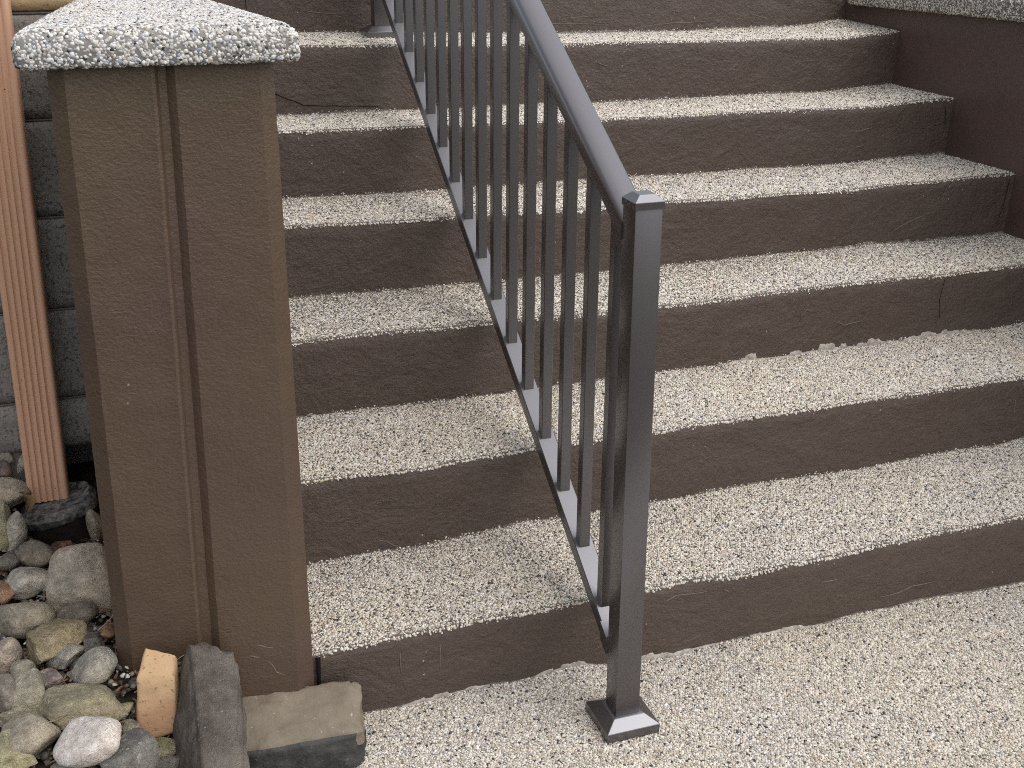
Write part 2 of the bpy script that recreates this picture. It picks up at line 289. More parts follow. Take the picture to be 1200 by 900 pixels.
def stone_mat(name, rgb, rng_, gain=1.0, vein=None, speck=.45):
    m = Mat(name, .78, .25); g_ = sum(s2l(rgb)) / 3; c0 = tuple(min(.9, (v * .72 + g_ * .28) * gain * 1.68 * w_) for v, w_ in zip(s2l(rgb), (1.05, 1.0, .90)))
    dk = tuple(v * .58 for v in c0); lt = tuple(min(.9, v * 1.45) for v in c0)
    k = rng_.uniform(.8, 1.25)
    c = m.mix(m.ramp(m.noise(14 * k, 4, .6), [(.32, 0.), (.68, 1.)]), dk, lt)
    c = m.mix(m.ramp(m.noise(70 * k, 5, .75), [(.38, .75), (.62, 0.)]), c, tuple(v * .45 for v in c0))
    c = m.mix(m.ramp(m.noise(5 * k, 3), [(.45, 0.), (.7, .6)]), c, (c0[0] * 1.12, c0[1] * .98, c0[2] * .78))
    c = m.mix(m.math('MULTIPLY', m.ramp(m.noise(150, 3, .7), [(.58, 0.), (.66, 1.)]), speck), c, tuple(v * .3 for v in c0))
    c = m.mix(m.math('MULTIPLY', m.ramp(m.noise(110 * k, 3, .7), [(.60, 0.), (.68, 1.)]), speck), c, (.6, .58, .54))
    m.color(c)
    b = m.bump(m.noise(38, 6, .7), .012, .85); m.bump(m.noise(170, 5, .75), .0040, 1.0, b)
    return m.m

M_RISER = paint_riser()
M_PILLAR = paint_wall('olive_brown_paint', OLIVE, (0.086, 0.055, 0.040), .0026)
M_WALL = paint_wall('dark_brown_paint', (0.092, 0.058, 0.048), (0.083, 0.054, 0.044), .001, .7)
M_METAL = metal_paint()
M_PEB = pebble_mat()
M_BED = bed_cement()
M_AGG = aggregate_mat('pebble_finish')

PAL = np.array([(.68, .64, .57), (.74, .71, .65), (.62, .57, .49), (.54, .48, .39), (.57, .49, .42), (.44, .42, .385), (.43, .36, .28), (.25, .235, .215), (.045, .044, .044), (.36, .38, .42)])
PAL = PAL * (.97, .96, .94)
PW = np.array([.23, .15, .19, .13, .09, .09, .05, .04, .026, .01]); PW = PW / PW.sum()

def pebbles(name, P, Nrm, rad, parent, full=True, pal=PAL, pw=PW, flat=(.45, .75)):
    """one mesh of many separate little stones, each a faceted dome with its own size, tilt and colour"""
    n = len(P)
    if full:
        a = np.arange(5) * 2 * math.pi / 5
        D = np.vstack([[(0, 0, 1)], np.stack([.80 * np.cos(a), .80 * np.sin(a), .55 + 0 * a], 1), np.stack([np.cos(a + .63), np.sin(a + .63), -.35 + 0 * a], 1)])
        Fc = [(0, 1 + i, 1 + (i + 1) % 5) for i in range(5)]
        for i in range(5):
            j = (i + 1) % 5; Fc += [(1 + i, 6 + i, 1 + j), (1 + j, 6 + i, 6 + j)]
    else:
        a = np.arange(5) * 2 * math.pi / 5
        D = np.vstack([[(0, 0, .9)], np.stack([np.cos(a), np.sin(a), -.3 + 0 * a], 1)]); Fc = [(0, 1 + i, 1 + (i + 1) % 5) for i in range(5)]
    Fc = np.array(Fc); nv = len(D)
    D = np.repeat(D[None], n, 0); D = D * (1 + rng.uniform(-.22, .22, (n, nv, 1)))
    D[:, :, 0] *= rng.uniform(.75, 1.25, (n, 1)); D[:, :, 2] *= rng.uniform(*flat, (n, 1))
    th = rng.uniform(0, 2 * math.pi, n)
    up = Nrm + rng.normal(0, .28, (n, 3)); up /= np.linalg.norm(up, axis=1)[:, None]
    ref = np.stack([np.cos(th), np.sin(th), .3 + 0 * th], 1); t1 = np.cross(up, ref); t1 /= np.linalg.norm(t1, axis=1)[:, None] + 1e-9; t2 = np.cross(up, t1)
    D = D * rad[:, None, None]
    V = P[:, None, :] + D[:, :, :1] * t1[:, None] + D[:, :, 1:2] * t2[:, None] + D[:, :, 2:] * up[:, None]
    V = V.reshape(-1, 3).astype(np.float32)
    F = (Fc[None] + (np.arange(n) * nv)[:, None, None]).reshape(-1, 3).astype(np.int32)
    me = bpy.data.meshes.new(name); me.vertices.add(len(V)); me.vertices.foreach_set('co', V.ravel())
    me.loops.add(F.size); me.loops.foreach_set('vertex_index', F.ravel())
    me.polygons.add(len(F)); me.polygons.foreach_set('loop_start', np.arange(0, F.size, 3, dtype=np.int32)); me.polygons.foreach_set('loop_total', np.full(len(F), 3, np.int32))
    me.update(calc_edges=True)
    c = pal[rng.choice(len(pal), n, p=pw)] * rng.uniform(.86, 1.18, (n, 1))
    tint = vnoise(P, 5.0, 3, 2); c = c * (1 + np.stack([.02 * tint, .0 * tint, -.05 * tint], 1)); c *= (1 + .04 * vnoise(P, 2.5, 9, 2))[:, None]
    ca = me.color_attributes.new('col', 'FLOAT_COLOR', 'POINT')
    cc = np.ones((n, nv, 4), np.float32); cc[:, :, :3] = np.clip(c, .01, .9)[:, None]; ca.data.foreach_set('color', cc.ravel())
    o = link(name, me, M_PEB, parent); o['kind'] = 'stuff'
    return o

def hexpts(x0, x1, v0, v1, s):
    xs = np.arange(x0, x1, s); vs = np.arange(v0, v1, s * .866); X, Vv = np.meshgrid(xs, vs); X = X + (np.arange(len(vs)) % 2)[:, None] * s / 2
    X = X.ravel() + rng.uniform(-.32, .32, X.size) * s; Vv = Vv.ravel() + rng.uniform(-.32, .32, Vv.size) * s
    return X, Vv

# ------------------------------------------------------------------ ground and walkway
g = mesh('ground', [(-60, -60, -.03), (60, -60, -.03), (60, 60, -.03), (-60, 60, -.03)], [(0, 1, 2, 3)], None)
mg = Mat('ground_earth', .9, .1); mg.color(mg.mix(mg.noise(1.5, 5), (.045, .045, .043), (.07, .068, .064))); g.data.materials.append(mg.m); g['kind'] = 'structure'

def prof(tab, k, xs):
    a = np.array(tab[k], float); kx = a[:, 0]
    dy = np.interp(xs, kx, a[:, 1]); dz = np.interp(xs, kx, a[:, 2])
    w = np.ones(7) / 7.
    dy = np.convolve(np.pad(dy, 3, 'edge'), w, 'valid'); dz = np.convolve(np.pad(dz, 3, 'edge'), w, 'valid')
    return dy / 1000, dz / 1000

NX = 261; XS = np.linspace(XL, XW, NX)
nose_y = {}; nose_z = {}; back_y = {}; back_z = {}
for k in range(1, 7):
    dy, dz = prof(NOSE, k, XS); nose_y[k] = k * T + dy; nose_z[k] = k * H + dz
dy, dz = prof(NOSE, 5, XS); nose_y[7] = 7 * T + dy * 0; nose_z[7] = 7 * H + dz * 0
for k in range(0, 7):
    dy, dz = prof(BACK, k, XS); back_y[k] = (k + 1) * T + BAT + dy; back_z[k] = k * H + dz

wx = np.linspace(-.94, 3.2, 150); wv = np.linspace(0, 1, 80)
wy1 = np.interp(wx, XS, back_y[0]) + .02
W = np.array([(x, -.95 + (y1 + .95) * v ** .8, 0) for v in wv for x, y1 in zip(wx, wy1)])
W[:, 2] = np.interp(W[:, 0], XS, back_z[0]) * np.exp(-((np.interp(W[:, 0], XS, back_y[0]) - W[:, 1]) / .12) ** 2) - .0035 + .002 * vnoise(W, 6, 2)
walk = mesh('walkway', W, grid_faces(len(wv), len(wx)), M_AGG); walk['kind'] = 'structure'
X, V = hexpts(-.95, 1.06, -.32, .335, .0049)
yb = np.interp(X, XS, back_y[0]); keep = (V < yb - .001) & (V > -.36 * (X + .93) + .06) & (V > 1.0 * (X - .42) - .28)
X = X[keep]; V = V[keep]; yb = yb[keep]
P = np.stack([X, V, np.interp(X, XS, back_z[0]) * np.exp(-((yb - V) / .12) ** 2) + .002 * vnoise(np.stack([X, V, 0 * X], 1), 6, 2) - .0022 + rng.uniform(-.0006, .0006, len(X))], 1)
pebbles('pebbles', P, np.tile((0, 0, 1.), (len(P), 1)), rng.uniform(.0019, .0037, len(P)), walk)

# ------------------------------------------------------------------ staircase
st = thing('staircase', 'wide concrete staircase with brown painted risers and pebbled treads climbing away from the walkway', 'stairs', (.37, T, 0))
NR = 14
for k in range(1, 8):
    yb, zb, yn, zn = back_y[k - 1], back_z[k - 1] - .012, nose_y[k], nose_z[k]
    rows = []
    for i in range(NR):
        t = i / (NR - 1); t2 = t ** .9
        y = yb + (yn - yb) * t2; z = zb + (zn - zb) * t
        if i == NR - 1: y = y + .0045; z = z - .0005
        if i == NR - 2: z = zn - .0045; y = yn + .0006
        rows.append(np.stack([XS, y, z], 1))
    V = np.vstack(rows)
    env = np.repeat(np.sin(np.linspace(0, math.pi, NR)) ** .5 * .9 + .1, NX)
    V[:, 1] += env * (.0035 * vnoise(V * (1, 1, 1.4), 7, 40 + k, 4) + .0015 * vnoise(V, 30, 60 + k, 3))
    o = mesh('riser', V, grid_faces(NR, NX), M_RISER, st)
    uv = o.data.uv_layers.new(name='UVMap'); li = np.zeros(len(o.data.loops), np.int32); o.data.loops.foreach_get('vertex_index', li)
    hh = np.repeat((np.linspace(-.07, 1, NR)), NX); uvs = np.stack([V[li, 0], hh[li]], 1).astype(np.float32); uv.data.foreach_set('uv', uvs.ravel())
spac = {1: .0050, 2: .0053, 3: .0060, 4: .0063, 5: .0068, 6: .0072}
xmax = {1: 1.25, 2: 1.48, 3: XW, 4: XW, 5: XW, 6: XW}
for k in range(1, 8):
    NRt = 10; rows = []
    yb, zb = (back_y[k] + .012, back_z[k]) if k < 7 else (nose_y[7] + 1.4, nose_z[7])
    yn, zn = nose_y[k] + .0040, nose_z[k] - .0010
    for i in range(NRt):
        t = i / (NRt - 1); rows.append(np.stack([XS, yn + (yb - yn) * t, zn + (zb - zn) * t - .0015 * (i > 0)], 1))
    V = np.vstack(rows)
    tr = mesh('tread', V, grid_faces(NRt, NX), M_BED if k < 7 else M_AGG, st)
    if k == 7: break
    s = spac[k]
    X, t = hexpts(XL, xmax[k], 0.0, 1.0, s) if False else hexpts(XL, xmax[k], 0.0, T + .004, s)
    t = t / T
    y0 = np.interp(X, XS, nose_y[k]); y1 = np.interp(X, XS, back_y[k]); z0 = np.interp(X, XS, nose_z[k]); z1 = np.interp(X, XS, back_z[k])
    t = np.clip(t, 0, 1.01); y = y0 + .0025 + (y1 - y0 - .0015) * t; z = z0 + (z1 - z0) * t - .0016 + rng.uniform(-.0007, .0007, len(X))
    lip = np.exp(-(y - y0) / .006); z -= .0022 * lip
    r = rng.uniform(.0022, .0040, len(X)) * (s / .0054) ** .8
    P = np.stack([X, y, z], 1); Nn = np.stack([0 * X, -.9 * lip, 1 + 0 * X], 1)
    # ragged drips of aggregate over the front edge
    ne = int((xmax[k] - XL) / .0045); xe = rng.uniform(XL, xmax[k], ne); rag = vnoise(np.stack([xe, 0 * xe, 0 * xe + k], 1), 9, 5, 3)
    ye = np.interp(xe, XS, nose_y[k]) + .0012 - .0010 * rng.uniform(0, 1, ne); ze = np.interp(xe, XS, nose_z[k]) - .0025 - np.abs(rng.normal(0, .0022, ne)) * (1 + rag) - .001
    P = np.vstack([P, np.stack([xe, ye, ze], 1)]); Nn = np.vstack([Nn, np.tile((0, -1., .7), (ne, 1))]); r = np.concatenate([r, rng.uniform(.0016, .0030, ne)])
    # strays caught at the back joint
    nb = 260; xb = rng.uniform(XL, xmax[k], nb); P = np.vstack([P, np.stack([xb, np.interp(xb, XS, back_y[k]) - .001, np.interp(xb, XS, back_z[k]) + .001 + np.abs(rng.normal(0, .003, nb))], 1)])
    Nn = np.vstack([Nn, np.tile((0, -.6, 1.), (nb, 1))]); r = np.concatenate([r, rng.uniform(.0014, .0026, nb)])
    Nn /= np.linalg.norm(Nn, axis=1)[:, None]
    pebbles('pebbles', P, Nn, r, tr, full=(k <= 2))

m = Mat('crack_dark', .9, .1); m.color((.012, .010, .009)); M_CRACK = m.m
def crack(pts, w=.0016):
    """thin open crack: a sliver of dark depth just proud of the plaster"""
    pts = [Vector(p) for p in pts]; vs = []; fs = []
    for i, p in enumerate(pts):
        d = pts[min(i + 1, len(pts) - 1)] - pts[max(i - 1, 0)]; L = math.hypot(d.x, d.z) + 1e-9; nx, nz = -d.z / L, d.x / L
        ww = .5 * w * (1 - .6 * i / len(pts)); vs += [(p.x + nx * ww, p.y - .0012, p.z + nz * ww), (p.x, p.y - .0030, p.z), (p.x - nx * ww, p.y - .0012, p.z - nz * ww)]
        if i: a = 3 * (i - 1); b = 3 * i; fs += [(a, b, b + 1, a + 1), (a + 1, b + 1, b + 2, a + 2)]
    return vs, fs

def rsurf(k, x, f):
    y0 = np.interp(x, XS, back_y[k - 1]); y1 = np.interp(x, XS, nose_y[k]); z0 = np.interp(x, XS, back_z[k - 1]); z1 = np.interp(x, XS, nose_z[k])
    return np.array([x, y0 + (y1 - y0) * f - .004, z0 + (z1 - z0) * f])
mcem = Mat('bare_cement', .9, .15); c_ = mcem.mix(mcem.ramp(mcem.noise(70, 5, .7), [(.35, 0.), (.65, 1.)]), (.24, .215, .19), (.50, .455, .40)); mcem.color(c_); mcem.bump(mcem.noise(120, 4), .003, .8); M_CEM = mcem.m
RISERS = [o for o in st.children if o.name.startswith('riser')]
def cement(k, x0, x1, h, seed, f0=0.0):
    xs = np.arange(x0, x1, .0035); V = []; F = []; n5 = 5
    e = np.clip(np.minimum(xs - x0, x1 - xs) / .04, 0, 1)
    q = np.stack([xs, 0 * xs, 0 * xs + seed], 1); blk = np.floor(xs / .017) * .017
    hh = h * e * np.clip(.42 + .5 * vnoise(q, 17, seed, 2) + .65 * vnoise(np.stack([blk, 0 * xs, 0 * xs + 3], 1), 60, seed + 4, 1) + .25 * vnoise(q, 130, seed + 9, 2), .12, 1.0)
    for i, x in enumerate(xs):
        for j in range(n5):
            u = j / (n5 - 1); p = rsurf(k, x, f0 + u * hh[i] / H - .02 * (1 - u)); p[1] += .0045 * (u ** 4) - .001; V.append(p)
        if i:
            for j in range(n5 - 1): a = (i - 1) * n5 + j; F.append((a, a + n5, a + n5 + 1, a + 1))
    mesh('cement_patch', V, F, M_CEM, RISERS[k - 1])
for a in ((3, .43, .93, .019, 3), (3, .96, 1.22, .014, 4), (1, -.60, -.42, .013, 5), (1, -.33, -.20, .020, 6), (1, -.12, .08, .014, 7), (1, .16, .34, .011, 8)): cement(*a)
def fissure(k, pts, w):
    P_ = [rsurf(k, x, f) for x, f in pts]; Q = []
    for a, b in zip(P_[:-1], P_[1:]):
        for t_ in np.linspace(0, 1, 6)[:-1]:
            p = a + (b - a) * t_; p = p + np.array([0, 0, .0018 * math.sin(37 * p[0] * 9) * math.cos(p[0] * 171)]); Q.append(p)
    vs, fs = crack(Q, w); mesh('crack', vs, fs, M_CRACK, RISERS[k - 1], smooth=False)
fissure(6, [(-.585, .44), (-.54, .30), (-.47, .14), (-.36, .10), (-.22, .07)], .0036)
fissure(4, [(1.51, .9), (1.505, .45), (1.49, .12)], .0018)
fissure(5, [(1.50, .85), (1.515, .4)], .0012)
fissure(3, [(1.06, .95), (1.055, .6), (1.07, .2)], .0009)
fissure(1, [(-.7655, .97), (-.765, .6), (-.766, .02)], .010)  # dark strip stands in for the shaded gap between pillar and riser
fissure(7, [(-.573, .9), (-.572, .35), (-.573, .05)], .0028)

mscu = Mat('scuffed_paint', .5, .4); mscu.color(mscu.mix(mscu.noise(120, 3), (.11, .083, .068), (.165, .13, .11))); M_SCUFF = mscu.m
def ridge(name, pts, r, parent, mat):
    """raised run of paint or plaster following the surface"""
    P_ = []
    for a, b in zip(pts[:-1], pts[1:]):
        for q in np.linspace(0, 1, 5)[:-1]: P_.append(np.array(a) * (1 - q) + np.array(b) * q)
    P_.append(np.array(pts[-1])); P_ = np.array(P_); P_[:, 2] += .0022 * vnoise(P_, 120, 3, 2); rings = []; n_ = len(P_)
    for i, p in enumerate(P_):
        rr = r * (.35 + .65 * math.sin(math.pi * (i + .5) / n_)) * (1 + .4 * float(vnoise(p[None], 300, 8, 1)[0])); d = P_[min(i + 1, n_ - 1)] - P_[max(i - 1, 0)]; d = d / (np.linalg.norm(d) + 1e-9)
        u = np.array([d[2], 0, -d[0]]); rings.append([p + u * rr * math.cos(q) + np.array([0, -1, 0]) * rr * .6 * math.sin(q) for q in np.linspace(0, 2 * math.pi, 7)[:-1]])
    return bmobj(name, loft_bm(rings), mat, parent, None, True)
for k, pts in ((4, [(1.285, .79), (1.279, .59), (1.246, .49), (1.204, .41), (1.167, .33), (1.135, .23), (1.113, .14)]), (4, [(1.163, .49), (1.154, .39)]), (6, [(.894, .44), (.93, .57)]), (5, [(1.167, .56), (1.21, .57), (1.24, .61)]),
               (5, [(1.187, .26), (1.217, .29)]), (7, [(.705, .06), (.793, .11), (.889, .14), (.987, .13)]), (7, [(.392, .23), (.482, .25), (.543, .27)]), (7, [(1.151, .24), (1.202, .17), (1.238, .10)]), (7, [(-.415, .39), (-.337, .33), (-.231, .33)]), (7, [(.30, .12), (.45, .16), (.60, .13)]),
               (6, [(.442, .66), (.477, .6)]), (3, [(.627, .6), (.644, .67), (.67, .63)]), (3, [(.728, .45), (.767, .36), (.819, .4), (.837, .53)]), (3, [(.427, .21), (.441, .1), (.46, .14)]), (2, [(-.577, .16), (-.557, .12), (-.539, .06), (-.528, .05)]), (2, [(1.071, .67), (1.076, .41)]),
               (1, [(-.609, .76), (-.607, .45)]), (1, [(-.53, .77), (-.529, .35)]), (1, [(-.012, .14), (.016, .15), (.04, .18)]), (1, [(.479, .19), (.524, .19), (.567, .24), (.636, .24)]), (1, [(.077, .83), (.093, .77)]), (1, [(-.087, .69), (-.031, .83), (.047, .82)]), (1, [(.316, .65), (.363, .64)])):
    ridge('paint_ridge', [rsurf(k, x, f) + np.array([0, .0030, 0]) for x, f in pts], .0017, RISERS[k - 1], M_SCUFF)
# ------------------------------------------------------------------ right side wall with pebbled coping
def slab_bm(x0, x1, ys, zlo, zhi, bev):
    lo = (x0, ys[0], 0); hi = (x1, ys[1], 1); bm = box_bm(lo, hi)
    for v in bm.verts:
        t = (v.co.y - ys[0]) / (ys[1] - ys[0]); a = zlo[0] + (zlo[1] - zlo[0]) * t; b = zhi[0] + (zhi[1] - zhi[0]) * t
        v.co.z = a if v.co.z < .5 else b
    if bev: bmesh.ops.bevel(bm, geom=bm.edges[:], offset=bev, segments=3, profile=.6, affect='EDGES')
    return bm

def tri_sample(o, count, zmin=None, cond=None):
    me = o.data; me.calc_loop_triangles(); n = len(me.loop_triangles)
    tv = np.zeros(n * 3, np.int32); me.loop_triangles.foreach_get('vertices', tv); co = np.zeros(len(me.vertices) * 3, np.float32); me.vertices.foreach_get('co', co); co = co.reshape(-1, 3)
    tri = co[tv.reshape(-1, 3)]; nn = np.cross(tri[:, 1] - tri[:, 0], tri[:, 2] - tri[:, 0]); ar = np.linalg.norm(nn, axis=1); nn /= ar[:, None] + 1e-12
    ok = np.ones(n, bool)
    if cond is not None: ok = cond(tri.mean(1), nn)
    pr = ar * ok; pr /= pr.sum(); idx = rng.choice(n, count, p=pr); u, v = rng.uniform(0, 1, (2, count)); f = u + v > 1; u[f] = 1 - u[f]; v[f] = 1 - v[f]
    return tri[idx, 0] + u[:, None] * (tri[idx, 1] - tri[idx, 0]) + v[:, None] * (tri[idx, 2] - tri[idx, 0]), nn[idx]

rw = thing('side_wall', 'dark brown painted side wall with pebbled coping along the right end of the stairs', 'wall', (XW + .1, 1.0, 0))
ys = np.linspace(-.6, 4.0, 90); zs = np.linspace(-.02, 1.158, 30); V = np.array([(XW, y, z) for z in zs for y in ys])
V[:, 0] += .0025 * vnoise(V, 4, 71) - .001; V[:, 2] -= .0 * V[:, 1]
bm = box_bm((XW + .004, -.6, -.02), (XW + .22, 4.0, 1.135)); bmobj('wall_core', bm, M_WALL, rw)
mesh('wall_face', V, grid_faces(30, 90), M_WALL, rw)
cp = bmobj('coping', slab_bm(XW - .035, XW + .26, (-.66, 2.175), (1.177, 1.1455), (1.237, 1.2055), .012), M_BED, rw, smooth=True)
P, Nn = tri_sample(cp, 52000, cond=lambda c, n: (n[:, 0] < -.1) | (n[:, 1] > .5) | (n[:, 2] > .3))
pal2 = PAL
CAPPAL = np.array([(.70, .69, .66), (.78, .77, .75), (.62, .60, .56), (.52, .48, .42), (.56, .50, .46), (.42, .42, .42), (.42, .36, .28), (.24, .24, .24), (.045, .045, .05), (.34, .38, .46)]) * .88
pebbles('pebbles', P[P[:, 1] > .9] - Nn[P[:, 1] > .9] * .0006, Nn[P[:, 1] > .9], rng.uniform(.0026, .0048, int((P[:, 1] > .9).sum())), cp, full=False, pal=pal2)

# ------------------------------------------------------------------ left flank wall behind the pillar (carries the stair ends)
lw = thing('flank_wall', 'low brown wall behind the pillar closing the left end of the stairs', 'wall', (-.88, 1.4, 0))
bmobj('wall_body', box_bm((-.985, .935, -.02), (XL, 3.4, 1.05), .004), M_WALL, lw)
bmobj('coping', box_bm((-1.0 + .006, .942, 1.052), (XL + .012, 3.4, 1.10), .01), M_AGG, lw)

# ------------------------------------------------------------------ pillar
pl = thing('pillar', 'square olive brown pillar with chamfered corners, a vertical groove and a pebbled slab cap', 'pillar', (-.94, .44, .2))
def pillar_ring(z):
    t = (1.235 - z) / 1.0
    xl = -1.0915 - .016 * t; xl1 = -1.069 - .015 * t; xr1 = -.797 - .0095 * t; xr = -.7735 - .002 * t
    gl = -.9465 - .0235 * t; gr = -.9205 - .0205 * t; yf = .28; yc = .303; yb = .93
    pts = [(xl, yb), (xl, yc), (xl1, yf)]
    pts += [(xl1 + (gl - .012 - xl1) * u, yf) for u in np.linspace(.15, 1, 6)]
    pts += [(gl - .004, yf - .0012), (gl + .001, yf + .001), (gl + .006, yf + .010), (gr - .009, yf + .011), (gr - .002, yf + .004), (gr + .003, yf)]
    pts += [(gr + (xr1 - gr) * u, yf) for u in np.linspace(.15, 1, 6)]
    pts += [(xr, yc), (xr, yb)]
    return pts
zz = np.linspace(-.02, 1.24, 90); R = [[(x, y, z) for x, y in pillar_ring(z)] for z in zz]
A = np.array(R).reshape(-1, 3); nz = .0022 * vnoise(A, 9, 31, 3) + .0010 * vnoise(A, 40, 32, 2); A[:, 1] += nz * (A[:, 1] < .5); A[:, 0] += .0008 * vnoise(A, 25, 33, 2)
n = len(R[0]); rings = A.reshape(len(zz), n, 3)
auto(bmobj('shaft', loft_bm(rings), M_PILLAR, pl), 28)
for pts in ([(-.878, .249), (-.872, .233), (-.859, .227), (-.844, .22)], [(-.859, .198), (-.85, .185), (-.845, .169), (-.829, .16)], [(-.89, .215), (-.872, .208)]):
    ridge('paint_drip', [(x, .2795, z) for x, z in pts], .0016, pl, M_SCUFF)
# cap: rounded block with a low pyramid top
def rrect(cx, cy, hx, hy, r, z, n=5):
    pts = []
    for sx, sy, a0 in ((1, 1, 0), (-1, 1, 90), (-1, -1, 180), (1, -1, 270)):
        for i in range(n + 1):
            a = math.radians(a0 + 90 * i / n); pts.append((cx + sx * (hx - r) + r * math.cos(a), cy + sy * (hy - r) + r * math.sin(a), z))
    return pts
def slab_ring(z, ins, r, n=5):
    """rounded outline of the cap: front edge wide, narrowing slightly towards the house"""
    q = [(-1.132 + ins, .250 + ins), (-.738 - ins, .250 + ins), (-.818 - ins * .8, .938), (-1.046 + ins * .8, .938)]; out = []
    for i in range(4):
        p0, p, p1 = (Vector(q[(i + d) % 4]) for d in (-1, 0, 1)); a = (p0 - p).normalized(); b = (p1 - p).normalized()
        for k in range(n + 1):
            t = k / n; m = (p + a * r * (1 - t) ** 2) + b * r * t ** 2; out.append((m.x, m.y, z))
    return out
rings = [slab_ring(z, ins, r) for z, ins, r in ((1.2345, .014, .012), (1.2345, .005, .014), (1.239, .0, .016), (1.262, .0, .016), (1.272, .002, .016), (1.280, .008, .016), (1.2855, .017, .016), (1.2875, .030, .016), (1.2885, .07, .014))]
mcb = Mat('cap_cement', .85, .2); mcb.color(mcb.mix(mcb.noise(90, 4), (.17, .16, .145), (.30, .285, .26))); mcb.bump(mcb.noise(200, 3), .002, .6)
cap = bmobj('cap', loft_bm(rings), mcb.m, pl, smooth=True)
P, Nn = tri_sample(cap, 19000, cond=lambda c, nn: (c[:, 1] < .95) & (nn[:, 2] > .8))
P2, N2 = tri_sample(cap, 13500, cond=lambda c, nn: (c[:, 1] < .62) & (nn[:, 2] <= .8)); P = np.vstack([P, P2]); Nn = np.vstack([Nn, N2])
pebbles('pebbles', P - Nn * .0004, Nn, rng.uniform(.0019, .0040, len(P)) * np.where(Nn[:, 2] > .8, .9, 1.), cap, pal=CAPPAL, pw=np.array([.24, .30, .10, .06, .05, .08, .03, .03, .06, .05]), flat=(.32, .6))
# cement smears and drips under the cap
# ------------------------------------------------------------------ block wall of the house
bwl = thing('block_wall', 'weathered grey concrete block house wall with a yellow top course behind the downspout', 'wall', (-1.6, .95, .2))
M_BLOCK = Mat('grey_block', .9, .15)
c = M_BLOCK.mix(M_BLOCK.noise(9, 5, .65), (.15, .14, .128), (.27, .255, .235)); c = M_BLOCK.mix(M_BLOCK.ramp(M_BLOCK.noise(160, 3, .7), [(.52, 0.), (.64, .8)]), c, (.05, .048, .045))
M_BLOCK.color(c); bb = M_BLOCK.bump(M_BLOCK.noise(45, 5, .65), .006, .6); M_BLOCK.bump(M_BLOCK.noise(230, 3), .0015, .8, bb); M_BLOCK = M_BLOCK.m
my = Mat('yellow_block', .9, .15); c = my.mix(my.noise(12, 5), (.42, .31, .17), (.52, .41, .25)); c = my.mix(my.ramp(my.noise(120, 3, .7), [(.60, 0.), (.68, .8)]), c, (.12, .09, .06)); my.color(c); my.bump(my.noise(90, 4), .003, .6); M_YEL = my.m
mm = Mat('mortar', .9, .15); mm.color(mm.mix(mm.noise(60, 3), (.13, .125, .115), (.20, .19, .175))); mm.bump(mm.noise(200, 3), .001, .5); M_MORT = mm.m
WY = .95
for lo_, hi_ in (((-3.6, WY + .007, -.02), (-1.192, WY + .2, 2.46)), ((-1.19, WY + .007, .385), (-1.008, WY + .2, 2.46)), ((-1.19, WY + .17, -.02), (-1.008, WY + .2, .383))):
    bmobj('mortar_core', box_bm(lo_, hi_), M_MORT, bwl)
def rough_block(x0, x1, z0, z1, rough, seed, mat):
    nx, nz = max(4, int((x1 - x0) / .02)), 11; u = np.linspace(0, 1, nx); v = np.linspace(0, 1, nz)
    V = np.array([(x0 + (x1 - x0) * a, WY, z0 + (z1 - z0) * b) for b in v for a in u]); e = np.array([min(1, 8 * min(a, 1 - a, b * .5, (1 - b) * .5) + (0.05)) for b in v for a in u])
    V[:, 1] += -.001 - rough * e * (1 + vnoise(V, 14, seed, 4)) ; V = list(map(tuple, V)); F = grid_faces(nz, nx)
    k = len(V); ring = [j for j in range(nx)] + [i * nx + nx - 1 for i in range(1, nz)] + [(nz - 1) * nx + j for j in range(nx - 2, -1, -1)] + [i * nx for i in range(nz - 2, 0, -1)]
    for r in ring: V.append((V[r][0], WY + .03, V[r][2]))
    for i in range(len(ring)): F.append((ring[i], k + i, k + (i + 1) % len(ring), ring[(i + 1) % len(ring)]))
    return mesh('block', V, F, mat, bwl)
zj = [.083, .281, .48, .676, .868, 1.06, 1.258, 1.456, 1.654, 1.852, 2.05, 2.248, 2.446]
for i in range(len(zj) - 1):
    off = 0 if i % 2 else .2
    xs = [-3.6] + [x for x in np.arange(-3.4 + off, -1.1, .4)] + [-1.003]
    for a, b in zip(xs[:-1], xs[1:]):
        top = i >= 6
        if i == 0 and b > -1.1: continue
        low_cut = .085 if i == 1 and b > -1.1 else 0
        rough_block(a + .005, b - .005, zj[i] + .0045 + low_cut, zj[i + 1] - .0045, .0035 if i > 1 else .012, 100 + i * 13 + int(a * 10), M_YEL if top else M_BLOCK)
    bm = box_bm((-3.6, WY + .002, zj[i] - .0014), (-1.006 if i > 1 else -1.2, WY + .012, zj[i] + .0014)); bmobj('mortar_bead', bm, M_MORT, bwl)

